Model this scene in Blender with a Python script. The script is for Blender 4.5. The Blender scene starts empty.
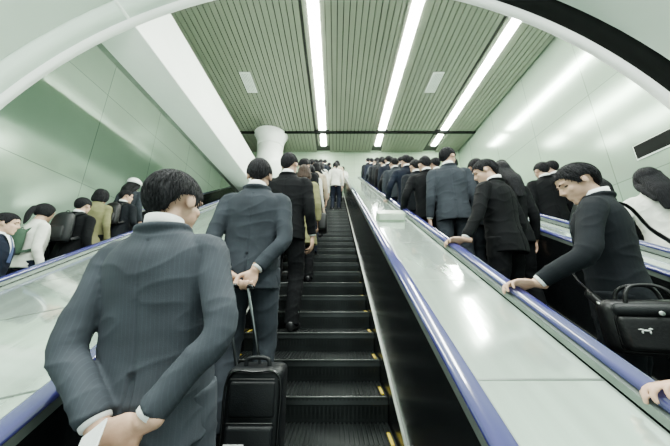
import bpy, bmesh, math, random
from mathutils import Vector, Matrix, noise
random.seed(7)
SC = bpy.context.scene
C = SC.collection
PI = math.pi
V = Vector
def R(d): return math.radians(d)
T30 = math.tan(R(30))
SD = .8/3; SH = SD*T30            # tread depth and rise
EYE = 1.7
# ------------------------------------------------------------------ materials
MATS = {}
def mat(name, col, rough=.6, metal=0, var=.12, scale=8, bump=0, bscale=60, stretch=(1,1,1), coat=0, emit=0, spec=.5, bstretch=None):
    if name in MATS: return MATS[name]
    m = bpy.data.materials.new(name); m.use_nodes = True
    nt = m.node_tree; b = nt.nodes['Principled BSDF']
    tc = nt.nodes.new('ShaderNodeTexCoord')
    mp = nt.nodes.new('ShaderNodeMapping'); mp.inputs['Scale'].default_value = stretch
    nt.links.new(tc.outputs['Object'], mp.inputs['Vector'])
    nz = nt.nodes.new('ShaderNodeTexNoise'); nz.inputs['Scale'].default_value = scale; nz.inputs['Detail'].default_value = 4
    nt.links.new(mp.outputs[0], nz.inputs['Vector'])
    rp = nt.nodes.new('ShaderNodeValToRGB')
    rp.color_ramp.elements[0].position = .3; rp.color_ramp.elements[1].position = .7
    rp.color_ramp.elements[0].color = [max(0, c*(1-var)) for c in col]+[1]
    rp.color_ramp.elements[1].color = [min(1, c*(1+var)) for c in col]+[1]
    nt.links.new(nz.outputs['Fac'], rp.inputs['Fac'])
    nt.links.new(rp.outputs[0], b.inputs['Base Color'])
    b.inputs['Roughness'].default_value = rough; b.inputs['Metallic'].default_value = metal
    b.inputs['Specular IOR Level'].default_value = spec
    b.inputs['Coat Weight'].default_value = coat
    if emit:
        b.inputs['Emission Color'].default_value = (*col, 1); b.inputs['Emission Strength'].default_value = emit
    if bump:
        mp2 = nt.nodes.new('ShaderNodeMapping'); mp2.inputs['Scale'].default_value = bstretch or stretch
        nt.links.new(tc.outputs['Object'], mp2.inputs['Vector'])
        n2 = nt.nodes.new('ShaderNodeTexNoise'); n2.inputs['Scale'].default_value = bscale
        nt.links.new(mp2.outputs[0], n2.inputs['Vector'])
        bp = nt.nodes.new('ShaderNodeBump'); bp.inputs['Strength'].default_value = bump; bp.inputs['Distance'].default_value = .01
        nt.links.new(n2.outputs['Fac'], bp.inputs['Height']); nt.links.new(bp.outputs[0], b.inputs['Normal'])
    MATS[name] = m
    return m
def panel_mat(name, col, rough, pw, ph, axis, seam=.55, metal=0):
    m = mat(name, col, rough, metal, .05, 1.2, .03, 3)
    nt = m.node_tree; b = nt.nodes['Principled BSDF']
    tc = nt.nodes.new('ShaderNodeTexCoord'); sp = nt.nodes.new('ShaderNodeSeparateXYZ'); cb = nt.nodes.new('ShaderNodeCombineXYZ')
    nt.links.new(tc.outputs['Object'], sp.inputs[0])
    nt.links.new(sp.outputs[axis], cb.inputs[0]); nt.links.new(sp.outputs['Z'], cb.inputs[1])
    br = nt.nodes.new('ShaderNodeTexBrick'); br.offset = 0
    br.inputs['Scale'].default_value = 1; br.inputs['Brick Width'].default_value = pw; br.inputs['Row Height'].default_value = ph
    br.inputs['Mortar Size'].default_value = .008
    br.inputs['Color1'].default_value = (1,1,1,1); br.inputs['Color2'].default_value = (.90,.90,.90,1); br.inputs['Mortar'].default_value = (seam,seam,seam,1)
    nt.links.new(cb.outputs[0], br.inputs['Vector'])
    mx = nt.nodes.new('ShaderNodeMix'); mx.data_type = 'RGBA'; mx.blend_type = 'MULTIPLY'; mx.inputs[0].default_value = 1
    src = b.inputs['Base Color'].links[0].from_socket
    nt.links.new(src, mx.inputs[6]); nt.links.new(br.outputs['Color'], mx.inputs[7]); nt.links.new(mx.outputs[2], b.inputs['Base Color'])
    return m
def cloth(name, col, rough=.85, stripe=False):
    m = mat(name, col, rough, 0, .18, 9, .12, 350, spec=.14)
    if stripe:
        nt = m.node_tree; b = nt.nodes['Principled BSDF']
        tc = nt.nodes.new('ShaderNodeTexCoord')
        w = nt.nodes.new('ShaderNodeTexWave'); w.bands_direction = 'X'; w.inputs['Scale'].default_value = 26; w.inputs['Distortion'].default_value = .5; w.inputs['Detail'].default_value=1
        nt.links.new(tc.outputs['Object'], w.inputs['Vector'])
        rp = nt.nodes.new('ShaderNodeValToRGB'); rp.color_ramp.elements[0].position=.86; rp.color_ramp.elements[0].color=(1,1,1,1); rp.color_ramp.elements[1].color=(1.16,1.16,1.16,1); rp.color_ramp.elements[1].position=1
        nt.links.new(w.outputs['Fac'], rp.inputs['Fac'])
        mx = nt.nodes.new('ShaderNodeMix'); mx.data_type='RGBA'; mx.blend_type='MULTIPLY'; mx.inputs[0].default_value=1
        src = b.inputs['Base Color'].links[0].from_socket
        nt.links.new(src, mx.inputs[6]); nt.links.new(rp.outputs[0], mx.inputs[7]); nt.links.new(mx.outputs[2], b.inputs['Base Color'])
    return m
SKIN = mat('skin', (.50,.31,.215), .5, 0, .08, 14, .05, 120)
HAIR = mat('black_hair', (.005,.005,.0065), .74, 0, .5, 40, .8, 60, (1,1,1), bstretch=(3,3,.3), spec=.15)
HAIRG = mat('greying_hair', (.010,.010,.0115), .74, 0, .8, 60, .8, 60, (2.5,2.5,.4), bstretch=(3,3,.3), spec=.15)
HAIRB = mat('brown_hair', (.035,.021,.014), .6, 0, .4, 30, .8, 60, (1,1,1), bstretch=(3,3,.3), spec=.2)
SHOE = mat('shoe_leather', (.009,.009,.010), .3)
SHIRT = cloth('white_shirt', (.82,.85,.83), .8)
EYE_M = mat('eye', (.02,.015,.012), .15)
TIE = cloth('tie', (.05,.07,.15), .5)
GREY = cloth('grey_suit', (.038,.044,.053), .8, True)
GREY2 = cloth('mid_grey_suit', (.025,.030,.037))
CHAR = cloth('charcoal_suit', (.0062,.0078,.0102))
NAVY = cloth('navy_suit', (.0045,.0072,.015))
BLACK = cloth('black_suit', (.0018,.0022,.0029))
OLIVE = cloth('olive_coat', (.17,.165,.08))
BEIGE = cloth('beige_coat', (.40,.33,.23))
CREAM = cloth('cream_top', (.66,.67,.60))
GREEN = cloth('green_canvas', (.04,.075,.05))
BAGM = mat('bag_nylon', (.004,.005,.006), .5, 0, .2, 20, .2, 200, spec=.3)
BAGM2 = mat('bag_leather', (.0035,.0035,.004), .4, 0, .2, 20, .15, 90, spec=.3)
STEEL = mat('brushed_steel', (.50,.54,.50), .30, 1, .06, 20, .02, 80)
SEAM = mat('seam_grey', (.16,.19,.17), .4, .6)
DECKM = mat('pale_deck_steel', (.58,.70,.61), .11, .65, .22, 2.0, .16, 3, (3,.3,.3), coat=.5)
RAILM = mat('violet_rubber', (.036,.034,.145), .14, 0, .08, 6, spec=.8, coat=.8)
BLKP = mat('black_panel', (.004,.0046,.005), .24, 0, .1, 3, spec=.35)
STEPM = mat('step_aluminium', (.028,.032,.032), .40, .6, .25, 6)
STEPL = mat('step_nosing', (.080,.087,.083), .4, .6, .2, 12)
YEL = mat('yellow_line', (.62,.45,.03), .5)
SLAT = mat('ceiling_slat', (.205,.225,.170), .5, 0, .05, 1)
SLATB = mat('ceiling_gap', (.025,.030,.023), .8)
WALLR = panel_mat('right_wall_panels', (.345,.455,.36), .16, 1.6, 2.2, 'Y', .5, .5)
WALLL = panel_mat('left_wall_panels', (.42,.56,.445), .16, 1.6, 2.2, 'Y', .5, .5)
WALLB = panel_mat('end_wall_tiles', (.25,.35,.24), .4, .45, .45, 'X', .75)
BEAMM = mat('white_paint', (.90,.96,.90), .4, 0, .03, 2)
VAULT = mat('vault_paint', (.72,.84,.75), .22, 0, .04, 1)
RIM = mat('rim_white', (.95,.98,.94), .3, 0, .02, 2)
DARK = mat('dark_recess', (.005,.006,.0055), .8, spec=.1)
LAMP = mat('fluorescent_tube', (.95,1,.90), .5, emit=130)
FLOORM = panel_mat('floor_tiles', (.30,.32,.29), .4, .4, .4, 'X')
ACRYL = mat('pale_plastic', (.74,.80,.75), .2, coat=.4)
# ------------------------------------------------------------------ objects
def tag(o, label=None, cat=None, group=None, kind=None):
    if label: o['label'] = label
    if cat: o['category'] = cat
    if group: o['group'] = group
    if kind: o['kind'] = kind
    return o
def empty(name, loc=(0,0,0), rz=0):
    o = bpy.data.objects.new(name, None); C.objects.link(o); o.location = loc; o.rotation_euler = (0,0,rz); o.empty_display_size=.1
    return o
def link(name, me, m, parent=None, smooth=True):
    me.name = name
    o = bpy.data.objects.new(name, me); C.objects.link(o)
    me.materials.clear(); me.materials.append(m)
    if parent: o.parent = parent
    if len(me.polygons): me.polygons.foreach_set('use_smooth', [smooth]*len(me.polygons))
    return o
def build(name, bm, m, parent=None, smooth=True):
    bmesh.ops.recalc_face_normals(bm, faces=bm.faces)
    me = bpy.data.meshes.new(name); bm.to_mesh(me); bm.free()
    return link(name, me, m, parent, smooth)
def struct(name, bm, m, smooth=False):
    o = build(name, bm, m, None, smooth); o['kind'] = 'structure'; return o
def NB(): return bmesh.new()
def box(bm, x0,x1,y0,y1,z0,z1, bevel=0, seg=2):
    r = bmesh.ops.create_cube(bm, size=1, matrix=Matrix.Translation(((x0+x1)/2,(y0+y1)/2,(z0+z1)/2)) @ Matrix.Diagonal((x1-x0,y1-y0,z1-z0,1)))
    if bevel:
        es = list({e for v in r['verts'] for e in v.link_edges})
        bmesh.ops.bevel(bm, geom=es, offset=bevel, segments=seg, affect='EDGES', profile=.5)
def ell(bm, c, r, M=None, n=18, rot=None):
    m = Matrix.Translation(c)
    if rot: m = m @ rot
    m = m @ Matrix.Diagonal((*r,1))
    if M: m = M @ m
    bmesh.ops.create_uvsphere(bm, u_segments=n, v_segments=max(6,n//2+2), radius=1, matrix=m)
def cr(a,b,c,d,t): return .5*((2*b)+(c-a)*t+(2*a-5*b+4*c-d)*t*t+(3*b-a-3*c+d)*t**3)
def resample(L, sub):
    out=[]
    for i in range(len(L)-1):
        a=L[max(0,i-1)]; b=L[i]; c=L[i+1]; d=L[min(len(L)-1,i+2)]
        for k in range(sub): out.append([cr(a[j],b[j],c[j],d[j],k/sub) for j in range(len(b))])
    out.append(list(L[-1])); return out
def bridge(bm, A, B):
    n=len(A)
    for i in range(n): bm.faces.new((A[i],A[(i+1)%n],B[(i+1)%n],B[i]))
def limb(bm, pts, rads, n=12, ref=(0,0,1), sub=4, cap=.6, M=None):
    L=[]
    for p,r in zip(pts,rads):
        if not isinstance(r,tuple): r=(r,r)
        p=V(p)
        if M: p=M@p
        L.append([*p,*r])
    if sub>1: L=resample(L,sub)
    P=[V(l[:3]) for l in L]; RR=[(max(.0005,l[3]),max(.0005,l[4])) for l in L]
    rf=V(ref)
    rings=[]; side=None
    for i,p in enumerate(P):
        t=(P[min(i+1,len(P)-1)]-P[max(i-1,0)]).normalized()
        if side is None:
            side=rf.cross(t)
            if side.length<.05: side=V((1,0,0)).cross(t)
            if side.length<.05: side=V((0,1,0)).cross(t)
        side=(side-t*side.dot(t)).normalized(); up=t.cross(side)
        rings.append((p,t,side,up,RR[i]))
    def ring(p,s,u,r,k=1): return [bm.verts.new(p+s*(r[0]*k*math.cos(2*PI*j/n))+u*(r[1]*k*math.sin(2*PI*j/n))) for j in range(n)]
    VR=[]
    p,t,s,u,r=rings[0]; mr=min(r)
    c0=bm.verts.new(p-t*mr*cap)
    VR.append(ring(p-t*mr*cap*.7,s,u,r,.7))
    for p,t,s,u,r in rings: VR.append(ring(p,s,u,r))
    p,t,s,u,r=rings[-1]; mr=min(r)
    VR.append(ring(p+t*mr*cap*.7,s,u,r,.7)); c1=bm.verts.new(p+t*mr*cap)
    for a,b in zip(VR,VR[1:]): bridge(bm,a,b)
    for j in range(n):
        bm.faces.new((c0,VR[0][(j+1)%n],VR[0][j])); bm.faces.new((c1,VR[-1][j],VR[-1][(j+1)%n]))
def stack(bm, secs, M=None, n=32, p=2.3, sub=3):
    L=resample([list(s) for s in secs],sub); VR=[]
    for z,cx,cy,a,b in L:
        ring=[]
        for j in range(n):
            th=2*PI*j/n; c=math.cos(th); s=math.sin(th)
            q=V((cx+a*math.copysign(abs(c)**(2/p),c), cy+b*math.copysign(abs(s)**(2/p),s), z))
            ring.append(bm.verts.new(M@q if M else q))
        VR.append(ring)
    for a,b in zip(VR,VR[1:]): bridge(bm,a,b)
    bm.faces.new(VR[0][::-1]); bm.faces.new(VR[-1])
def incl(bm, prof, ya, yb, yh=None):
    ys=[(ya,ya*T30),(yb,yb*T30)]
    if yh: ys.append((yh,yb*T30))
    VR=[[bm.verts.new((x,y,z+dz)) for x,z in prof] for y,dz in ys]
    for a,b in zip(VR,VR[1:]): bridge(bm,a,b)
    bm.faces.new(VR[0][::-1]); bm.faces.new(VR[-1])
def remeshed(bm, vox, it):
    bmesh.ops.recalc_face_normals(bm, faces=bm.faces)
    me=bpy.data.meshes.new('tmp'); bm.to_mesh(me); bm.free()
    o=bpy.data.objects.new('tmp',me); C.objects.link(o)
    m=o.modifiers.new('r','REMESH'); m.mode='VOXEL'; m.voxel_size=vox; m.adaptivity=0
    s=o.modifiers.new('s','SMOOTH'); s.factor=.5; s.iterations=it
    dg=bpy.context.evaluated_depsgraph_get()
    r=bpy.data.meshes.new_from_object(o.evaluated_get(dg))
    bpy.data.objects.remove(o); bpy.data.meshes.remove(me)
    return r
def wrinkle(me, amp, seed=0, vent=None):
    o=V((seed*3.1,seed*1.7,seed*2.3))
    cos=[v.co.copy() for v in me.vertices]; nos=[v.normal.copy() for v in me.vertices]
    for v,c,nn in zip(me.vertices,cos,nos):
        a=noise.noise(V((c.x*5+c.z*3,c.y*5,c.z*9))+o)
        b=1-abs(noise.noise(V((c.x*5-c.z*4,c.y*6,c.z*9))*1.2+o*2))
        d=amp*(.5*a+1.1*(b**6-.3))
        if vent and c.y<0:
            lx=abs(c.x-vent[0])
            if c.z<1.40 and lx<.005: d-=.003
            if c.z<vent[1] and lx<.009: d-=.010
        v.co=c+nn*d
# ------------------------------------------------------------------ people
def ik(S,W,l1,l2,hint):
    d=W-S; L=d.length; u=d.normalized()
    if L>.995*(l1+l2): L=.995*(l1+l2); W=S+u*L
    a=(l1*l1-l2*l2+L*L)/(2*L); h=math.sqrt(max(0,l1*l1-a*a))
    hv=hint-u*hint.dot(u); hv.normalize()
    return S+u*a+hv*h, W
def hand(bm, W, d, n, right, curl=(25,30,20), thumb=.3, k=1.0):
    d=d.normalized(); n=(n-d*n.dot(d)).normalized(); th=d.cross(n)*(1 if right else -1)
    rot=Matrix((th,d,n)).transposed().to_4x4()
    ell(bm, W+d*.052*k, (.042*k,.056*k,.017*k), rot=rot, n=16)
    ell(bm, W+d*.040*k+th*.022*k+n*.008*k, (.020*k,.034*k,.015*k), rot=rot, n=12)
    limb(bm,[W-d*.04,W,W+d*.03*k],[.026,(.028*k,.020*k),(.034*k,.018*k)],ref=n)
    for i in range(4):
        b=W+d*((.090,.095,.090,.080)[i]*k)+th*((.031,.0105,-.0105,-.031)[i]*k)
        f=(.96,1.06,.99,.78)[i]*k; pts=[b-d*.025*k,b]; a=0
        sp=th*((.10,.02,-.05,-.14)[i])
        for sg,ca in zip((.045,.028,.022),curl):
            a+=R(ca*(1+.06*i)); pts.append(pts[-1]+((d+sp).normalized()*math.cos(a)+n*math.sin(a))*sg*f)
        r=.0098*k*(1,1.03,1,.88)[i]
        limb(bm,pts,[r*1.05,r*1.08,r,r*.93,r*.78],n=10,sub=3,cap=.8)
    b=W+d*.028*k+th*.030*k+n*.004
    p1=b+(d*.6+th*.75+n*(.15+.3*thumb)).normalized()*.042*k
    p2=p1+(d*.95+th*(.35-.4*thumb)+n*(.1+.5*thumb)).normalized()*.032*k
    p3=p2+(d*.95+th*(.1-.5*thumb)+n*(.1+.6*thumb)).normalized()*.026*k
    limb(bm,[b-d*.01,b,p1,p2,p3],[.014*k,.0155*k,.0125*k,.0115*k,.009*k],n=10,sub=3,cap=.8)
HL=[(0,.068),(35,.064),(55,.035),(68,-.012),(80,-.018),(92,.014),(108,.008),(122,-.032),(145,-.066),(180,-.074)]
def hl(phi):
    a=abs(phi)
    for (p,z),(q,w) in zip(HL,HL[1:]):
        if a<=q: return z+(w-z)*(a-p)/(q-p)
    return HL[-1][1]
def hair_mesh(M, style, vox, seed, strands=0):
    bm=NB(); zc,yc=.016,-.012; rx,ry,rz=.0862,.1070,.1085
    if style!='short': rx,ry,rz=.091,.112,.111
    n,mr=56,14; rings=[]
    top=bm.verts.new(M@V((0,yc,zc+rz)))
    for i in range(1,mr+1):
        ring=[]
        for j in range(n):
            ph=360*j/n-180; zl=hl(ph)+.010*noise.noise(V((ph*.11+seed*2,seed,0)))
            if style!='short' and abs(ph)>60: zl=-.066
            el=math.asin(max(-.95,min(.95,(zl-zc)/rz))); e=PI/2+(el-PI/2)*i/mr
            k=1+.035*noise.noise(V((ph*.05+seed,i*.35,seed)))
            if abs(ph)<75: k*=1-.030*(i/mr)**3
            elif style=='short': k*=1-.025*(i/mr)**4
            ce=math.cos(e)*k
            ring.append(bm.verts.new(M@V((rx*ce*math.sin(R(ph)), yc+ry*ce*math.cos(R(ph)), zc+rz*math.sin(e)*(1 if i>mr-4 else k)))))
        rings.append(ring)
    for j in range(n): bm.faces.new((top,rings[0][j],rings[0][(j+1)%n]))
    for a,b in zip(rings,rings[1:]): bridge(bm,a,b)
    c=bm.verts.new(M@V((0,-.02,.015)))
    for j in range(n): bm.faces.new((c,rings[-1][(j+1)%n],rings[-1][j]))
    if style=='long':
        limb(bm,[(0,-.055,.03),(0,-.092,-.05),(0,-.135,-.12),(0,-.180,-.21),(0,-.195,-.38)],[(.080,.05),(.082,.046),(.080,.044),(.072,.042),(.045,.018)],n=20,ref=(0,1,0),M=M)
        for s in (-1,1): limb(bm,[(s*.07,.01,.02),(s*.082,-.010,-.06),(s*.085,-.07,-.13),(s*.060,-.165,-.28)],[.022,.026,.030,.018],n=10,M=M)
    if style=='bob':
        limb(bm,[(0,-.04,.03),(0,-.055,-.04),(0,-.055,-.105)],[(.085,.06),(.093,.058),(.085,.05)],n=20,ref=(0,1,0),M=M)
        for s in (-1,1): limb(bm,[(s*.07,.02,.03),(s*.086,.01,-.04),(s*.08,.0,-.10)],[.024,.026,.018],n=10,M=M)
    if style=='tail':
        limb(bm,[(0,-.10,.03),(0,-.135,.01),(0,-.150,-.07),(0,-.150,-.17),(0,-.15,-.23)],[.02,.028,.032,.024,.008],n=12,M=M)
    me=remeshed(bm, vox, 2)
    Mi=M.inverted()
    cos=[v.co.copy() for v in me.vertices]; nos=[v.normal.copy() for v in me.vertices]
    for v,c,nn in zip(me.vertices,cos,nos):
        q=Mi@c; az=math.atan2(q.x,q.y)
        v.co=c+nn*(.0015+.0035*noise.noise(V((az*8+seed,q.z*12,q.y*10)))+.002*noise.noise(V((az*20,q.z*16,seed))))
    if strands:
        rr=random.Random(seed); bm=NB(); bm.from_mesh(me)
        for _ in range(strands):
            ph=rr.uniform(-180,180); zl=hl(ph); el=math.asin(max(-.95,(zl-zc)/rz))
            e0=rr.uniform(el+.10,PI/2-.02); ln=rr.uniform(.25,.5); dph=rr.uniform(-9,9)
            pts=[]
            for t in (0,.35,.7,1):
                e=max(e0-ln*t,el-.06); k=1.008+.020*t*rr.uniform(.5,1.3)
                p=ph+dph*t/max(.3,math.cos(e))
                pts.append(M@V((rx*math.cos(e)*k*math.sin(R(p)),yc+ry*math.cos(e)*k*math.cos(R(p)),zc+rz*math.sin(e)*(k if e>0 else 1))))
            limb(bm,pts,[.0018,.0021,.0015,.0006],n=4,sub=1,cap=.3)
        bm.to_mesh(me); bm.free()
    return me
def person(label, loc, rz, H=1.7, m=None, head=(0,0,0), lean=0, L=None, Rr=None, vox=.008, hair='short', hairm=None, style='suit', female=False, group=None, seed=0, feet=None, hem=.79, tie=True, bulk=1.0, amp=.004, hs=1.0, neck=0, strands=0, tilt=0, waist=.172, sleeve=1.0):
    m=m or {}; jm=m.get('jacket',CHAR); tm=m.get('trousers',jm); sm=m.get('shirt',SHIRT)
    s=H/1.7; loc=V(loc)
    root=empty('person',loc,rz); root.scale=(s,s,s)
    if tilt: root.rotation_euler=(0,R(tilt),rz)
    tag(root,label,'person',group)
    inv=Matrix.Rotation(-rz,3,'Z')
    w=.90 if female else bulk
    sl=(.90 if female else bulk*.97)*sleeve
    Mt=Matrix.Translation((0,0,.92))@Matrix.Rotation(R(-lean),4,'X')@Matrix.Translation((0,0,-.92))
    yaw,pit,rol=head
    Mh=Mt@Matrix.Translation((0,-.008,1.495-neck))@Matrix.Rotation(R(yaw),4,'Z')@Matrix.Rotation(R(-pit),4,'X')@Matrix.Rotation(R(rol),4,'Y')@Matrix.Translation((0,.022,.095))@Matrix.Scale(hs,4)
    arms=[]
    for sx,a in ((-1,L),(1,Rr)):
        S=Mt@V((sx*.180*w,-.012,1.366))
        if a is None:
            a=dict(W=(sx*.252*w,.05,.83),hint=(sx*.25,-1,0),d=(-sx*.05,.12,-1),n=(-sx*1,.1,0),curl=(22,28,18))
        if a.get('world'):
            W=inv@(V(a['W'])-loc)/s; d=inv@V(a['d']); n=inv@V(a['n']); h=inv@V(a['hint'])
        else: W,d,n,h=V(a['W']),V(a['d']),V(a['n']),V(a['hint'])
        E,W=ik(S,W,.295,.262,h)
        arms.append((sx,S,E,W,d,n,a.get('curl',(25,30,20)),a.get('thumb',.3)))
    ft=feet or ((-.105,0,0),(.105,0,0))
    lg=[]
    for sx,f in ((-1,ft[0]),(1,ft[1])):
        hip=V((sx*.092*w,0,.90)); ank=V((f[0],f[1]-.045,f[2]+.085)); knee,ank=ik(hip,ank,.43,.405,V((sx*.1,1,0)))
        lg.append((sx,hip,knee,ank))
    b=NB()
    stack(b,[(.80,0,0,.145*w,.10),(.92,0,-.005,.155*w,.105),(1.05,0,0,.135*w,.092),(1.2,0,.003,.155*w,.10),(1.33,0,-.005,.165*w,.095),(1.40,0,-.01,.13*w,.07),(1.44,0,-.012,.065,.055)],Mt,24)
    hn=Mh@V((0,-.012,-.03))
    limb(b,[Mt@V((0,-.02,1.38)),Mt@V((0,-.016,1.45)),hn],[.062,.053,.051],n=16)
    ell(b,(0,-.013,.032),(.0765,.097,.084),Mh,24)
    ell(b,(0,.020,-.035),(.062,.068,.072),Mh,20)
    ell(b,(0,.036,-.078),(.042,.045,.042),Mh,16)
    ell(b,(0,.066,-.103),(.021,.018,.018),Mh,12)
    for sx in (-1,1):
        ell(b,(sx*.036,.052,-.025),(.024,.026,.022),Mh,12)
        ell(b,(sx*.079,-.008,-.008),(.009,.019,.031),Mh,14,rot=Matrix.Rotation(sx*R(-18),4,'Z'))
        ell(b,(sx*.030,.074,.026),(.024,.012,.009),Mh,12)
    limb(b,[(0,.078,.018),(0,.090,-.004),(0,.100,-.026)],[.008,.009,.0115],n=10,M=Mh)
    for sx in (-1,1): ell(b,(sx*.010,.091,-.030),(.0085,.010,.0075),Mh,10)
    ell(b,(0,.080,-.060),(.021,.009,.006),Mh,12); ell(b,(0,.079,-.0735),(.018,.009,.006),Mh,12)
    for sx,S,E,W,d,n,curl,tb in arms:
        limb(b,[Mt@V((sx*.10*w,-.01,1.36)),S,S.lerp(E,.5),E,E.lerp(W,.35),W],[.05,.052*w,.043*w,.038*w,.037*w,.027],n=14)
        hand(b,W,d,n,sx>0,curl,tb,.93 if female else .97)
    for sx,hip,knee,ank in lg:
        limb(b,[hip,hip.lerp(knee,.5),knee,knee.lerp(ank,.35),ank],[.085,.073,.055,.052,.036],n=14)
        limb(b,[ank+V((0,-.02,-.04)),ank+V((0,.06,-.045)),ank+V((0,.17,-.062))],[.036,.034,.022],n=12)
    link('body',remeshed(b,vox,2),SKIN,root)
    link('hair',hair_mesh(Mh,hair,min(max(vox*.8,.0042),.008),seed,strands),hairm or HAIR,root)
    for sx in (-1,1):
        e=NB(); ell(e,(sx*.0315,.0625,.004),(.0135,.0125,.0065),Mh,12); build('eye',e,EYE_M,root)
        e=NB(); limb(e,[(sx*.014,.086,.022),(sx*.030,.085,.027),(sx*.048,.073,.022)],[.003,.0042,.002],n=8,M=Mh); build('eyebrow',e,hairm or HAIR,root)
    j=NB()
    secs=[(hem,0,-.004,.190*w,.132)]
    if hem<.7: secs=[(hem,0,-.004,.235*w,.165),(.70,0,-.004,.215*w,.15)]
    wa=.160 if female else waist
    secs+=[(.90,0,-.004,.184*w,.130),(1.04,0,0,wa*w,.115),(1.17,0,.002,max(.182,wa)*w,.121),(1.29,0,-.003,.196*w,.124),(1.355,0,-.008,.190*w,.110),(1.40,0,-.012,.156*w,.086),(1.44,0,-.014,.098*w,.070),(1.468,0,-.014,.070,.062)]
    stack(j,secs,Mt,36)
    for sx,S,E,W,d,n,curl,tb in arms:
        dF=(W-E).normalized(); e0=W-dF*.030
        limb(j,[Mt@V((sx*.09*w,-.012,1.366)),S+V((sx*.002,0,-.004)),S.lerp(E,.45)+V((sx*.004,0,0)),E,E.lerp(W,.45),e0],[.056,.066*sl,.061*sl,.055*sl,.049*sl,.042],n=16,cap=.15)
    if style=='suit':
        pts=[Mt@V((.082*math.sin(a),-.012-.074*math.cos(a),1.456-.055*max(0,-math.cos(a))**1.0)) for a in [R(x) for x in range(-150,151,25)]]
        limb(j,pts,[.015]*len(pts),n=10,sub=2)
    me=remeshed(j,max(vox*.95,.0055),4); wrinkle(me,amp,seed,(0,1.0) if style=='suit' and abs(lean)<6 else None)
    link('coat' if hem<.7 else 'jacket',me,jm,root)
    t=NB()
    stack(t,[(.80,0,0,.160*w,.116),(.92,0,-.006,.168*w,.120),(1.02,0,0,.150*w,.103)],None,24)
    for sx,hip,knee,ank in lg:
        limb(t,[hip+V((0,0,.02)),hip.lerp(knee,.5),knee,knee.lerp(ank,.5),ank+V((0,.0,-.035))],[.100,.086,.072,.066,.064],n=16,cap=.1)
    me=remeshed(t,max(vox,.009),2); wrinkle(me,.005,seed+4); link('trousers',me,tm,root)
    for sx,hip,knee,ank in lg:
        q=NB(); a=ank-V((0,0,.085))
        limb(q,[a+V((0,-.045,.045)),a+V((0,.01,.05)),a+V((0,.10,.040)),a+V((0,.18,.030)),a+V((0,.215,.022))],[(.036,.044),(.040,.049),(.047,.039),(.043,.029),(.026,.018)],n=16,ref=(0,0,1),cap=.5)
        for v in q.verts: v.co.z=max(v.co.z,a.z+.001)
        build('shoe',q,m.get('shoe',SHOE),root)
    if style=='suit':
        q=NB(); A=[];n_=32
        for rr,z0 in ((.0665,1.452),(.0625,1.504),(.0575,1.504),(.0595,1.452)):
            A.append([q.verts.new(Mt@V((rr*math.sin(2*PI*i/n_)*.98,-.014+rr*math.cos(2*PI*i/n_)*1.02,z0-.022*(.5+.5*math.cos(2*PI*i/n_))))) for i in range(n_)])
        for a in range(4): bridge(q,A[a],A[(a+1)%4])
        build('shirt_collar',q,sm,root)
        for sx,S,E,W,d,n,curl,tb in arms:
            dF=(W-E).normalized(); q=NB()
            limb(q,[W-dF*.045,W-dF*.016],[.037,.0335],n=18,sub=1,cap=.1); build('shirt_cuff',q,sm,root)
        q=NB()
        def fr(x,z,off):
            k=min(1,max(0,(z-1.29)/.17)); bb=.124-.055*k**1.5; aa=.2-.12*k**1.3
            return Mt@V((x,-.004+bb*max(0,1-abs(x/aa)**2.3)**(1/2.3)+off,z))
        zs=[1.46-.03*i for i in range(11)]; rows=[]
        for z in zs:
            hw=.060*(z-1.15)/.31; rows.append([q.verts.new(fr(hw*(k/3-1),z,.007)) for k in range(7)])
        for a,b2 in zip(rows,rows[1:]):
            for k in range(6): q.faces.new((a[k],a[k+1],b2[k+1],b2[k]))
        build('shirt_front',q,sm,root)
        if tie and not female:
            q=NB(); rows=[]
            for z in zs:
                hw=.012+.022*(1.46-z)/.31; rows.append([q.verts.new(fr(hw*(k/2-1),z,.011)) for k in range(5)])
            for a,b2 in zip(rows,rows[1:]):
                for k in range(4): q.faces.new((a[k],a[k+1],b2[k+1],b2[k]))
            build('tie',q,TIE,root)
    root['sh']=tuple(Matrix.LocRotScale(loc,Matrix.Rotation(rz,3,'Z'),V((s,s,s)))@arms[1][1])
    return root
def dup(root, loc, rz, label, over=None, H=None, group=None):
    r=root.copy(); C.objects.link(r); r.location=loc; r.rotation_euler=(0,0,rz)
    if H: r.scale=(H/1.7,)*3
    r['label']=label
    if group: r['group']=group
    elif 'group' in r: del r['group']
    for ch in list(root.children):
        c=ch.copy(); C.objects.link(c); c.parent=r
        k=ch.name.split('.')[0]
        if over and k in over:
            c.material_slots[0].link='OBJECT'; c.material_slots[0].material=over[k]
    return r
def tread(k, dz=0): return -EYE+SH*k+dz
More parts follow.
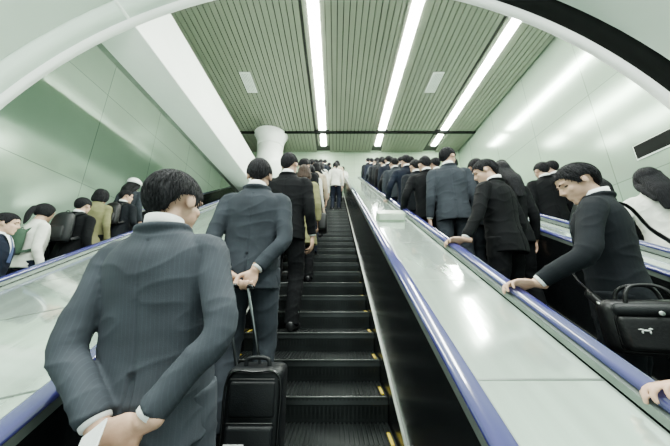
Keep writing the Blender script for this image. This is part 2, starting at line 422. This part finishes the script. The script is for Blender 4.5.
# ------------------------------------------------------------------ escalators
K0,K1=-5,36
def step_mesh(width):
    bm=NB(); w=width/2-.002; dp=SD+.05; rh=SH+.008
    box(bm,-w,w,.0,dp,-.05,-.012)
    for i in range(6):
        a=i/6; b=(i+1)/6
        ya=.025*math.sin(a*PI*.5)**2; yb=.025*math.sin(b*PI*.5)**2
        vs=[bm.verts.new(p) for p in ((-w,ya+.004,-.012-(rh-.012)*a),(w,ya+.004,-.012-(rh-.012)*a),(w,yb+.004,-.012-(rh-.012)*b),(-w,yb+.004,-.012-(rh-.012)*b))]
        bm.faces.new(vs)
    n=int(width/.026)
    for i in range(n):
        x=-w+(i+.5)*2*w/n
        box(bm,x-.0055,x+.0055,.0,dp,-.013,0)
        vs=[]
        for a in (0,.5,1):
            y=.025*math.sin(a*PI*.5)**2-.004
            vs.append((bm.verts.new((x-.0055,y,-.001-rh*a)),bm.verts.new((x+.0055,y,-.001-rh*a))))
        for p,q in zip(vs,vs[1:]): bm.faces.new((p[0],p[1],q[1],q[0]))
    bmesh.ops.recalc_face_normals(bm,faces=bm.faces)
    me=bpy.data.meshes.new('step'); bm.to_mesh(me); bm.free(); return me
def nosing_mesh(width):
    bm=NB(); w=width/2-.006
    box(bm,-w,w,-.007,.010,-.011,-.001,.004,2)
    me=bpy.data.meshes.new('nosing'); bm.to_mesh(me); bm.free(); return me
def line_mesh(x):
    bm=NB(); box(bm,x-.009,x+.009,.03,.16,-.006,.003)
    me=bpy.data.meshes.new('demarcation_line'); bm.to_mesh(me); bm.free(); return me
def escalator(x0,x1,dz,label,detail=False):
    cx=(x0+x1)/2; w=(x1-x0)/2
    root=empty('escalator',(cx,0,dz)); tag(root,label,'escalator')
    sm=step_mesh(2*w); nm=nosing_mesh(2*w); lm=[line_mesh(-w+.03),line_mesh(w-.03)]
    for k in range(K0,K1):
        o=link('step',sm,STEPM,root,False) if k==K0 else bpy.data.objects.new('step',sm)
        if k!=K0: C.objects.link(o); o.parent=root
        o.location=(0,SD*k,-EYE+SH*k)
        if detail:
            p=bpy.data.objects.new('nosing',nm); C.objects.link(p); p.parent=o
            if not len(nm.materials): nm.materials.append(STEPL)
            for l in lm:
                q=bpy.data.objects.new('demarcation_line',l); C.objects.link(q); q.parent=o
                if not len(l.materials): l.materials.append(YEL)
    ya,yb,yh=-1.4,9.55,10.05
    b=NB(); incl(b,[(-w-.03,-.50-EYE),(w+.03,-.50-EYE),(w+.03,-.30-EYE),(-w-.03,-.30-EYE)],ya,yb); build('light_block_pan',b,DARK,root,False)  # dark pan added under the steps to stop light leaking up through gaps
    for s in (-1,1):
        def P(pr):
            pr=[(s*(w+x),z-EYE) for x,z in pr]
            return pr if s>0 else pr[::-1]
        b=NB(); incl(b,P([(.0005,-.42),(.035,-.42),(.035,.13),(.0005,.13)]),ya,yb,yh); build('skirt_board',b,BLKP,root,False)
        b=NB(); incl(b,P([(-.002,.13),(.04,.13),(.04,.139),(-.002,.139)]),ya,yb,yh); build('skirt_trim',b,STEEL,root,False)
        b=NB(); incl(b,P([(.012,.139),(.132,.139),(.132,.845),(.050,.845)]),ya,yb,yh); build('balustrade_panel',b,BLKP,root,False)
        b=NB(); incl(b,P([(.050,.845),(.140,.845),(.137,.876),(.052,.876)]),ya,yb,yh); build('rail_track',b,SEAM,root,False)
        b=NB(); pr=[]
        for i in range(20):
            a=2*PI*i/20; c,q=math.cos(a),math.sin(a)
            pr.append((.085+.036*math.copysign(abs(c)**.7,c),.890+.020*math.copysign(abs(q)**.8,q)))
        incl(b,P(pr),ya,yb,yh); build('handrail',b,RAILM,root,True)
    return root
escalator(-.80,.34,0,'black stepped escalator in the centre with yellow edge lines and violet handrails',True)
escalator(1.08,2.02,0,'crowded escalator on the right, between the narrow pale deck and the second deck')
escalator(2.72,3.66,0,'farther right escalator running beside the right wall deck')
escalator(-4.18,-3.20,-.45,'far left escalator beyond the broad pale sloping deck')
def deck(label,prof):
    b=NB(); incl(b,prof,-1.4,9.55); o=build('divider_deck',b,DECKM,None,False); tag(o,label,'escalator deck')
    x0,z0=prof[-1]; x1,z1=prof[-2]
    for y in (-.3,.35,1.0,1.65,2.3,2.95,3.6,4.25,4.9,5.55,6.2,6.85,7.5,8.15,8.8):
        q=NB(); a=y*T30
        vs=[q.verts.new(p) for p in ((x0,y,z0+a+.002),(x1,y,z1+a+.002),(x1,y+.007,z1+a+.006),(x0,y+.007,z0+a+.006))]
        q.faces.new(vs); build('joint_strip',q,SEAM,o,False)
    return o
deck('narrow pale glossy deck between the centre escalator and the crowded right escalator',[(.48,-1.9),(.94,-1.9),(.94,-.865),(.48,-.865)])
deck('pale deck between the crowded right escalator and the farther right one',[(2.16,-1.9),(2.58,-1.9),(2.58,-.865),(2.16,-.865)])
deck('pale deck along the foot of the right wall',[(3.80,-1.9),(4.60,-1.9),(4.60,-.865),(3.80,-.865)])
deck('broad pale glossy deck sloping down beside the left handrail of the centre escalator',[(-3.06,-2.6),(-.94,-2.6),(-.94,-.88),(-3.06,-1.315)])
deck('pale deck along the foot of the left wall',[(-4.62,-2.6),(-4.32,-2.6),(-4.32,-1.315),(-4.62,-1.315)])
y=3.1; t=empty('deck_box',(.70,y,-.865+y*T30)); tag(t,'small pale green box fixed on the narrow deck halfway up','box'); t.rotation_euler=(R(30),0,0)
b=NB(); box(b,-.17,.17,-.10,.10,.0,.10,.012); build('case',b,mat('pale_green_box',(.32,.42,.30),.35),t,False)
b=NB(); box(b,-.15,.15,-.108,-.100,.02,.085,.003); build('front_plate',b,mat('box_face',(.46,.54,.45),.3),t,False)
# ------------------------------------------------------------------ setting
CZ=6.5; XR=5.8; XL=-5.2; YE=10.6
def slats(y0,y1,z,gaps):
    b=NB(); box(b,XL,XR,y0,y1,z+.07,z+.12); struct('ceiling',b,SLATB)
    b=NB(); x=XL+.02
    while x<XR-.05:
        x1=min(x+.125,XR-.01)
        if not any(g0-.02<(x+x1)/2<g1+.02 for g0,g1 in gaps): box(b,x,x1,y0,y1,z,z+.05)
        x+=.150
    struct('ceiling',b,SLAT)
LX=(-.51,1.92,4.46)
gaps=[(x-.26,x+.26) for x in LX]
slats(2.7,9.05,CZ,gaps)
slats(9.15,YE,CZ-.02,gaps)
b=NB(); box(b,XL,XR,9.05,9.15,CZ-.06,CZ+.12); struct('trim_1',b,DARK)
LN=('leftmost','middle','rightmost')
for i,x in enumerate(LX):
    for (y0,y1,nm) in ((2.75,8.95,'long'),(9.3,10.1,'short')):
        t=empty('ceiling_light',(x,(y0+y1)/2,CZ)); tag(t,f'{LN[i]} of the three {nm} white fluorescent strips in the '+('slatted ceiling' if nm=='long' else 'ceiling at the far end'),'ceiling light')
        hl_=(y1-y0)/2; wv=.13 if nm=='long' else .11
        q=NB(); box(q,-wv,wv,-hl_,hl_,-.02,.02,.01); build('diffuser',q,LAMP,t,False)
        q=NB()
        for s in (-1,1): box(q,s*(wv+.07)-.065,s*(wv+.07)+.065,-hl_,hl_,.0,.05)
        build('frame',q,SLAT,t,False)
for x,l in ((-2.74,'left'),(3.15,'right')):
    t=empty('ceiling_vent',(x,6.55,CZ)); tag(t,f'white rectangular ceiling vent between slats, {l} one of the pair','ceiling vent')
    q=NB(); box(q,-.17,.17,-.40,.40,-.035,.0,.01); build('frame',q,RIM,t,False)
    q=NB()
    for i in range(6): box(q,-.13+i*.048,-.13+i*.048+.02,-.36,.36,-.042,-.034)
    build('grille',q,ACRYL,t,False)
b=NB(); box(b,XR,XR+.12,-3,YE+.1,-4,CZ+.1); struct('wall_right',b,WALLR)
b=NB(); box(b,XL-.12,XL,-3,YE+.1,-4,CZ+.1); struct('wall_left',b,WALLL)
b=NB(); box(b,XL-.1,XR+.1,YE,YE+.12,3,CZ+.1); struct('wall_back',b,WALLB)
b=NB(); box(b,XL,XR,9.6,YE,tread(36)-.2,tread(36)); struct('floor',b,FLOORM)
b=NB(); box(b,XL,XR,-4,1,-4.2,-4.0); struct('floor',b,FLOORM)
b=NB(); box(b,-3.50,-2.80,2.35,9.0,3.62,4.62,.01,1); struct('trim_2',b,BEAMM)
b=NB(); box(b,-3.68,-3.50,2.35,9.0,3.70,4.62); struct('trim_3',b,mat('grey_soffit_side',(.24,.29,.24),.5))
t=empty('column',(-2.70,9.35,4.34)); tag(t,'white round column at the top of the broad left deck','column')
q=NB(); limb(q,[(0,0,.0),(0,0,1.56)],[.52,.52],n=40,sub=1,cap=.01); build('shaft',q,BEAMM,t)
q=NB(); limb(q,[(0,0,1.56),(0,0,1.84),(0,0,2.08),(0,0,2.14)],[.53,.56,.66,.70],n=40,sub=2,cap=.01); build('capital',q,RIM,t)
def arch_band(bm,a0,b0,a1,b1,y0,y1,t0=0,t1=180):
    n=64
    def pts(a,b,y): return [bm.verts.new((-a*math.cos(R(t0+(t1-t0)*i/n)),y,b*math.sin(R(t0+(t1-t0)*i/n)))) for i in range(n+1)]
    P=[pts(a0,b0,y0),pts(a1,b1,y0),pts(a1,b1,y1),pts(a0,b0,y1)]
    for k in range(4):
        A,B=P[k],P[(k+1)%4]
        for i in range(len(A)-1): bm.faces.new((A[i],A[i+1],B[i+1],B[i]))
    bm.faces.new([p[0] for p in P]); bm.faces.new([p[-1] for p in P][::-1])
AA,AB=4.86,4.43
b=NB(); arch_band(b,AA,AB,AA+.22,AB+.22,2.58,2.68,-14,194); struct('trim_4',b,RIM,True)
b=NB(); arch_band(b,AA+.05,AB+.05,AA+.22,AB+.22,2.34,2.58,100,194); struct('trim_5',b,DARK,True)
b=NB(); arch_band(b,AA+.02,AB+.02,AA+.22,AB+.22,2.34,2.58,-14,100); struct('trim_6',b,VAULT,True)
b=NB(); arch_band(b,AA+.01,AB+.01,AA+.22,AB+.22,-2.6,2.34,-14,194); struct('ceiling',b,VAULT,True)
t=empty('wall_vent',(XR,3.80,2.62)); tag(t,'dark horizontal slot vent with pale frame in the right wall','wall vent')
q=NB(); box(q,-.02,.0,-.55,.55,-.15,.15,.005); build('frame',q,RIM,t,False)
q=NB(); box(q,-.026,-.018,-.535,.535,-.125,.14); build('slot',q,DARK,t,False)
# ------------------------------------------------------------------ people: the near ones
def sk(k,x,off=.095,dz=0): return (x,SD*k+off,tread(k,dz))
M1=sk(3,-.515,.165)
person('man in grey striped suit, hands clasped behind back, nearest the camera',M1,R(0),1.73,dict(jacket=GREY,trousers=GREY),head=(-16,10,0),lean=-3,vox=.005,seed=1,bulk=.94,amp=.0032,hairm=HAIRG,hs=1.03,neck=.016,strands=1100,tilt=-4.8,waist=.188,sleeve=.94,
  L=dict(W=(-.035,-.165,.885),hint=(-.8,-.15,-.3),d=(.75,-.1,-.55),n=(.1,-1,.1),curl=(30,35,25)),
  Rr=dict(W=(.095,-.195,.900),hint=(.9,-.1,-.3),d=(-1,.02,-.30),n=(0,1,-.1),curl=(40,45,30),thumb=.6))
M2=sk(6,-.555)
person('person in dark grey suit pulling the black suitcase behind them',M2,R(2),1.75,dict(jacket=GREY2,trousers=GREY2),head=(5,6,0),vox=.0065,seed=2,bulk=.98,amp=.003,neck=.01,strands=500,waist=.184,sleeve=.94,hairm=HAIRG,
  L=dict(W=(-.085,-.180,.885),hint=(-1,.1,-.3),d=(.25,-.1,-1),n=(0,-1,.1),curl=(60,65,40),thumb=.6),
  Rr=dict(W=(.075,-.185,.885),hint=(1,.1,-.3),d=(-.35,-.1,-1),n=(0,-1,.1),curl=(60,65,40),thumb=.6))
person('person in black suit directly in front of the dark grey suit with suitcase',sk(9,-.50),R(-4),1.80,dict(jacket=BLACK,trousers=BLACK),head=(-12,0,0),vox=.008,seed=3,strands=300)
person('woman in long olive yellow coat on the centre escalator, black bag at her side',sk(12,-.44),0,1.64,dict(jacket=OLIVE,trousers=BLACK),head=(8,5,0),vox=.009,seed=4,hair='bob',hairm=HAIRB,female=True,hem=.50,style='coat')
RZ1=36
R1=person('person in charcoal suit looking down with shoulder bag, left hand on the violet rail',sk(5,1.535,.085),R(RZ1),1.73,dict(jacket=CHAR,trousers=CHAR),head=(28,24,0),lean=0,vox=.006,seed=5,bulk=.96,amp=.003,strands=600,neck=.008,
  L=dict(world=True,W=(1.07,1.39,.058),hint=(.25,-.9,-.5),d=(-.75,.25,.08),n=(-.15,-.35,-1),curl=(20,38,30),thumb=.3))
person('person in black suit leaning on the violet rail below the tall grey suit',sk(8,1.50,.06),R(28),1.74,dict(jacket=BLACK,trousers=BLACK),head=(30,18,0),lean=2,vox=.0065,seed=6,bulk=.97,strands=400,
  L=dict(world=True,W=(1.07,2.05,.436),hint=(.2,-.8,-.6),d=(-.75,.25,.08),n=(-.15,-.35,-1),curl=(20,38,30),thumb=.3))
person('tall person in mid grey suit with head turned right on the crowded escalator',sk(11,1.47,.06),R(-8),1.88,dict(jacket=GREY2,trousers=GREY2),head=(-50,4,0),vox=.008,seed=7,strands=300)
person('person at the right edge of whom only a hand on the rail shows',sk(2,1.62,.06),R(8),1.64,dict(jacket=BLACK,trousers=BLACK),vox=.006,seed=8,
  L=dict(world=True,W=(1.085,.84,-.264),hint=(-.2,-.9,-.4),d=(-.8,.3,.05),n=(-.15,-.35,-1),curl=(18,34,28),thumb=.3))
person('long-haired woman in cream top standing beside the right wall',sk(8,2.95,.06),R(-42),1.63,dict(jacket=CREAM,trousers=CHAR),head=(14,2,0),vox=.008,seed=9,hair='long',female=True,style='top',hem=.84,sleeve=.90,hs=.95,
  L=dict(W=(-.24,.16,.98),hint=(-.5,-1,-.2),d=(-.3,.9,.1),n=(0,.1,-1),curl=(20,30,20)))
# ------------------------------------------------------------------ things they carry
t=empty('paper',(-.575,.705,-.35)); tag(t,'folded white paper held low behind the back of the man in grey stripes','paper'); t.rotation_euler=(R(-30),R(-35),R(-20))
q=NB(); box(q,-.045,.045,-.0015,.0015,-.07,.05); build('sheet',q,SHIRT,t,False)
q=NB(); box(q,-.043,.043,.0017,.0035,-.068,.048); build('sheet',q,ACRYL,t,False)
def suitcase():
    x,y,z=-.395,1.475,tread(5); kz=.88
    t=empty('suitcase',(x,y,z)); t.scale=(1,.9,kz); tag(t,'black wheeled cabin suitcase standing on a step behind the dark grey suit','suitcase')
    q=NB(); box(q,-.14,.14,-.09,.10,.05,.66,.04,4); build('shell',q,BAGM,t)
    q=NB(); box(q,-.11,.11,-.125,-.08,.09,.40,.02,3); build('front_pocket',q,BAGM,t)
    q=NB(); box(q,-.11,.11,-.108,-.08,.43,.60,.014,3); build('front_pocket',q,BAGM,t)
    dz_=mat('dark_zip',(.03,.03,.03),.4,.5)
    for zz in (.41,.615):
        q=NB(); limb(q,[(-.105,-.112,zz),(.105,-.112,zz)],[.003,.003],n=6,sub=1); build('zip',q,dz_,t)
    q=NB(); limb(q,[(-.125,-.09,.07),(-.13,-.094,.35),(-.125,-.09,.62),(0,-.094,.645),(.125,-.09,.62),(.13,-.094,.35),(.125,-.09,.07)],[.006]*7,n=8); build('piping',q,BLKP,t)
    for sx in (-1,1):
        q=NB(); ell(q,(sx*.11,.075,.035),(.018,.035,.035)); build('wheel',q,BLKP,t)
        q=NB(); box(q,sx*.11-.02,sx*.11+.02,-.08,-.04,0,.055,.008); build('foot',q,BLKP,t)
    q=NB(); limb(q,[(-.06,-.03,.66),(-.045,-.03,.70),(.045,-.03,.70),(.06,-.03,.66)],[.012]*4,n=8); build('carry_handle',q,BAGM,t)
    hz=(M2[2]+.80*1.75/1.7-z)/kz; hx=M2[0]-x+.01; hy=(M2[1]-.245-y)/.9
    for sx in (-1,1):
        q=NB(); limb(q,[(sx*.062-.06,.02,.64),(hx+sx*.062,hy,hz)],[.0085,.007],n=10,sub=1); build('telescopic_rod',q,mat('dark_chrome',(.26,.28,.29),.3,1),t)
    q=NB(); limb(q,[(hx-.085,hy,hz-.02),(hx-.07,hy,hz),(hx+.07,hy,hz),(hx+.085,hy,hz-.02)],[.013,.015,.015,.013],n=12); build('grip',q,BLKP,t)
    q=NB(); box(q,-.105,-.015,-.130,-.126,.30,.325,.001); build('name_tag',q,SHIRT,t,False)
suitcase()
def shoulder_bag():
    S=V(R1['sh'])
    B=V((1.40,1.205,-.255)); rz=R(-24)
    t=empty('shoulder_bag',B,rz); tag(t,'black shoulder bag with white emblem hanging at the hip of the person looking down','bag')
    q=NB(); box(q,-.17,.17,-.055,.055,0,.235,.05,6); build('main_compartment',q,BAGM2,t)
    q=NB(); box(q,-.14,.14,-.085,-.04,.02,.175,.03,4); build('front_pocket',q,BAGM2,t)
    q=NB(); box(q,-.145,.145,-.090,-.045,.165,.22,.025,3); build('flap',q,BAGM,t)
    for y_ in (-.04,.04):
        q=NB(); limb(q,[(-.08,y_,.215),(-.07,y_,.265),(-.035,y_*.6,.295),(.035,y_*.6,.295),(.07,y_,.265),(.08,y_,.215)],[.008]*6,n=8); build('carry_handle',q,BAGM2,t)
    inv=Matrix.Rotation(-rz,3,'Z')
    s=inv@(S-B)
    fw=inv@V((-math.sin(R(RZ1)),math.cos(R(RZ1)),0))
    sd=inv@V((math.cos(R(RZ1)),math.sin(R(RZ1)),0))
    top=s+V((0,0,.078))-sd*.06
    back=s-fw*.158-sd*.06+V((0,0,-.11))
    mid=V((.13,.0,.33)).lerp(back,.5)-fw*.05
    pts=[V((.15,.0,.205)), V((.13,.0,.33)), mid, back, s-fw*.10-sd*.055+V((0,0,.045)), top, s+fw*.09-sd*.05+V((0,0,.04)), s+fw*.15-sd*.08+V((0,0,-.14)), s+fw*.17-sd*.24+V((0,0,-.34)), s+fw*.05-sd*.40+V((0,0,-.50)), V((-.17,.06,.27)), V((-.15,.0,.205))]
    q=NB(); limb(q,pts,[(.018,.006)]*len(pts),n=10,ref=tuple(fw)); build('strap',q,BAGM2,t)
    for sx in (-1,1):
        q=NB(); limb(q,[(sx*.15,-.012,.20),(sx*.16,0,.22),(sx*.15,.012,.20)],[.006]*3,n=8); build('ring',q,STEEL,t)
    em=mat('emblem_pale',(.50,.53,.51),.6)
    for ex,ez in ((-.06,.110),(.05,.122)):
        q=NB()
        for cx_,cz_,rx_,rz_ in ((0,0,.020,.005),(.018,.009,.009,.005),(-.022,.006,.012,.003),(-.018,-.008,.004,.009),(.014,-.008,.004,.009)):
            ell(q,(ex+cx_*.75,-.087,ez+cz_*.75),(rx_*.75,.004,rz_*.75),n=12)
        build('emblem',q,em,t)
    q=NB(); ell(q,(0,-.092,.18),(.010,.004,.010)); build('clasp',q,STEEL,t)
shoulder_bag()
def small_bag(loc,rz,m,label):
    t=empty('handbag',loc,rz); tag(t,label,'bag')
    q=NB(); box(q,-.06,.06,-.15,.15,0,.24,.03,3); build('pouch',q,m,t)
    q=NB(); limb(q,[(0,-.12,.22),(-.02,-.10,.42),(-.06,0,.66),(-.02,.10,.42),(0,.12,.22)],[.009]*5,n=8); build('strap',q,m,t)
    return t
small_bag((-.175,3.45,.147+.70),0,BAGM2,'black handbag hanging beside the olive yellow coat')
def backpack(loc,rz,m,label,s=1.0):
    t=empty('backpack',loc,rz); t.scale=(s,s,s); tag(t,label,'backpack')
    q=NB(); stack(q,[(0,0,-.07,.13,.06),(.06,0,-.075,.15,.07),(.25,0,-.075,.145,.07),(.38,0,-.068,.12,.06),(.43,0,-.06,.07,.035)],None,24,2.8); build('main_compartment',q,m,t)
    q=NB(); stack(q,[(.03,0,-.14,.10,.02),(.08,0,-.147,.115,.026),(.18,0,-.145,.11,.024),(.22,0,-.135,.09,.015)],None,20,2.8); build('front_pocket',q,m,t)
    q=NB(); limb(q,[(-.03,-.05,.42),(-.02,-.05,.46),(.02,-.05,.46),(.03,-.05,.42)],[.006]*4,n=6); build('grab_loop',q,m,t)
    for sx in (-1,1):
        q=NB(); limb(q,[(sx*.08,-.04,.38),(sx*.115,.03,.455),(sx*.125,.13,.42),(sx*.13,.165,.28),(sx*.16,.10,.12),(sx*.14,-.04,.04)],[(.022,.007)]*6,n=8,ref=(1,0,0)); build('strap',q,m,t)
    return t
# ------------------------------------------------------------------ prototypes for the rest of the crowd
ordn=['first','second','third','fourth','fifth','sixth','seventh','eighth','ninth','tenth','eleventh','twelfth','thirteenth','fourteenth','fifteenth','sixteenth','seventeenth','eighteenth','nineteenth','twentieth','twenty-first','twenty-second','twenty-third','twenty-fourth','twenty-fifth','twenty-sixth','twenty-seventh','twenty-eighth']
protos={}
def proto(key,*a,**kw): protos[key]=(a,kw,None)
proto('man',vox=.010,seed=11,head=(6,4,0),m=dict(jacket=CHAR,trousers=CHAR),strands=200)
proto('man_rail',vox=.010,seed=12,head=(14,10,0),m=dict(jacket=BLACK,trousers=BLACK),strands=200,L=dict(W=(-.33,.16,.97),hint=(-.3,-1,-.3),d=(-.4,.9,.1),n=(0,0,-1),curl=(20,30,20)))
proto('man_turn',vox=.010,seed=13,head=(-35,2,0),m=dict(jacket=NAVY,trousers=NAVY),strands=200,Rr=dict(W=(.20,.22,.98),hint=(.5,-1,-.2),d=(-.3,1,.1),n=(-1,0,-.2),curl=(40,40,30)))
proto('woman',vox=.010,seed=14,head=(0,6,0),hair='long',female=True,style='top',hem=.80,m=dict(jacket=BLACK,trousers=BLACK))
proto('woman_coat',vox=.010,seed=15,head=(-10,4,0),hair='bob',female=True,style='coat',hem=.52,m=dict(jacket=BEIGE,trousers=BLACK))
proto('woman_tail',vox=.010,seed=16,head=(12,8,0),hair='tail',female=True,style='top',hem=.82,m=dict(jacket=CREAM,trousers=NAVY))
def crowd(key,loc,rz,H,label,over=None,group=None):
    a,kw,o=protos[key]
    if o is None:
        o=person(label,loc,rz,H,group=group,**kw); protos[key]=(a,kw,o)
        if over:
            for ch in o.children:
                k=ch.name.split('.')[0]
                if k in over: ch.material_slots[0].link='OBJECT'; ch.material_slots[0].material=over[k]
        return o
    return dup(o,loc,rz,label,over,H,group)
CN={'b':('black',BLACK),'c':('charcoal',CHAR),'n':('navy',NAVY),'g':('grey',GREY2),'e':('beige',BEIGE),'w':('cream',CREAM),'o':('olive',OLIVE)}
KW={'man':('short-haired person','suit'),'man_rail':('short-haired person','suit'),'man_turn':('person looking right','suit'),'woman':('long-haired person','jacket'),'woman_coat':('bob-haired person','long coat'),'woman_tail':('ponytailed person','top')}
def row(lst,where,group,dz=0):
    for i,(k,x,key,c,H) in enumerate(lst):
        cn,cm=CN[c]; who,wear=KW[key]
        over={'jacket':cm,'coat':cm}
        if key.startswith('man'): over['trousers']=cm
        crowd(key,sk(k,x,.085+.015*random.random(),dz),R(random.uniform(-14,14)),H,f'{who} in {cn} {wear}, {ordn[i]} up {where}',over,group)
row([(14,-.52,'man','b',1.74),(15,-.44,'woman_tail','w',1.62),(16,-.55,'man','c',1.74),(18,-.40,'woman_coat','e',1.64),(19,-.52,'man_turn','n',1.72),(21,-.38,'woman_tail','w',1.62),(22,-.5,'man','g',1.72),(24,-.5,'woman','b',1.62),(25,-.42,'woman_coat','e',1.62),(27,.02,'woman_tail','w',1.62),(28,-.45,'woman_tail','w',1.6),(30,-.5,'man','n',1.72),(31,.08,'woman_coat','e',1.66),(33,-.5,'woman','b',1.6),(34,-.4,'man','c',1.7)],
    'past the olive coat, centre escalator','crowd high up the centre escalator')
row([(9,1.80,'woman','b',1.70),(11,1.86,'man','c',1.74),(12,1.30,'man_rail','b',1.78),(13,1.82,'man','c',1.76),(14,1.34,'man','c',1.72),(15,1.28,'man_rail','n',1.82),(15,1.8,'man','g',1.76),(16,1.40,'woman','b',1.68),(17,1.82,'man_turn','b',1.80),(18,1.28,'man','g',1.76),(19,1.32,'man_rail','b',1.72),(20,1.8,'man','c',1.80),(21,1.34,'man','n',1.82),(22,1.28,'man','b',1.74),(23,1.8,'man','c',1.80),(24,1.34,'man_turn','c',1.80),(25,1.3,'woman','b',1.68),(26,1.30,'man','c',1.78),(27,1.8,'man','b',1.80),(28,1.35,'man_rail','g',1.74),(30,1.3,'man','n',1.76),(31,1.32,'woman_coat','e',1.68),(33,1.3,'man','c',1.78),(34,1.35,'man','b',1.74)],
    'on the crowded right escalator','crowd on the right escalator')
row([(10,2.98,'woman','b',1.60),(12,2.96,'man','b',1.68),(13,3.35,'man','c',1.70),(15,2.98,'man_rail','n',1.72),(18,3.0,'man','b',1.74)],
    'on the escalator by the right wall','crowd on the farther right escalator')
LZ=-.45
def lefty(k,x,key,H,label,rz,over=None,off=.095): return crowd(key,sk(k,x,off,LZ),R(rz),H,label,over)
lefty(9,-3.42,'man',1.58,'person in navy jacket at the left edge behind the far rail',-62,{'jacket':NAVY,'trousers':NAVY},.13)
o=lefty(11,-3.66,'woman_tail',1.56,'woman in cream top with green bag on the far left escalator',-18,{'jacket':CREAM})
backpack((o.location.x-.01,o.location.y-.10,o.location.z+.90),R(-18),GREEN,'green canvas backpack worn over the cream top on the far left',.70)
o=lefty(12,-3.50,'man',1.60,'person in black jacket with black backpack, far left escalator',0,{'jacket':BLACK,'trousers':BLACK},.12)
backpack((o.location.x,o.location.y-.11,o.location.z+.95),0,BAGM,'large black backpack worn on the far left, between green bag and olive coat',.90)
lefty(14,-3.78,'woman_coat',1.64,'person in olive coat between two black backpacks on the far left',10,{'coat':OLIVE})
o=lefty(15,-3.62,'man_turn',1.58,'person in charcoal jacket with black backpack beside the left beam',0,{'jacket':CHAR,'trousers':CHAR})
backpack((o.location.x,o.location.y-.11,o.location.z+.93),0,BAGM2,'black backpack worn nearest the beam on the far left escalator',.85)
o=lefty(17,-3.98,'woman',1.76,'person in white cap and grey jacket, highest of the far left group',5,{'jacket':GREY2})
t=empty('cap',(o.location.x,o.location.y+.010,o.location.z+1.76*.945)); tag(t,'white cap on the head of the highest person on the far left','cap')
q=NB(); ell(q,(0,0,0),(.112,.134,.112),n=24)
for v in q.verts: v.co.z=max(v.co.z,-.02)
build('crown',q,SHIRT,t)
q=NB(); box(q,-.07,.07,.09,.19,-.022,-.01,.004); build('peak',q,SHIRT,t,False)
for i,(x,y_,key,c,H) in enumerate([(-.25,9.95,'man','b',1.7),(.35,10.1,'woman_tail','w',1.6)]):
    cn,cm=CN[c]; who,wear=KW[key]
    crowd(key,(x,y_,tread(36)),R(random.uniform(-25,25)),H,f'{who} in {cn} {wear} stepping off on the top landing',{'jacket':cm,'coat':cm,**({'trousers':cm} if key=='man' else {})})
# ------------------------------------------------------------------ light, world, camera
def area(loc,rot,sx,sy,e,col=(.95,1,.95)):
    l=bpy.data.lights.new('fill_lamp','AREA'); l.shape='RECTANGLE'; l.size=sx; l.size_y=sy; l.energy=e; l.color=col
    o=bpy.data.objects.new('fill_lamp',l); C.objects.link(o); o.location=loc; o.rotation_euler=rot
for x in (-1.6,1.6): area((x,.1,3.75),(0,0,0),.3,2.6,360)  # unseen fill lights added under the vault to brighten the near people
area((0,-1.2,1.6),(R(165),0,0),3.0,.3,340)  # unseen upward fill light added behind the camera to brighten the vault
w=bpy.data.worlds.new('World'); SC.world=w; w.use_nodes=True
w.node_tree.nodes['Background'].inputs[0].default_value=(.82,1,.92,1); w.node_tree.nodes['Background'].inputs[1].default_value=1.5
cam=bpy.data.cameras.new('Camera'); co=bpy.data.objects.new('Camera',cam); C.objects.link(co)
cam.sensor_width=36; cam.lens=254/670*36; cam.clip_start=.03
co.location=(0,0,0); co.rotation_euler=(R(90+15.8),0,0)
SC.camera=co
for o in bpy.data.objects:
    if 'sh' in o: del o['sh']
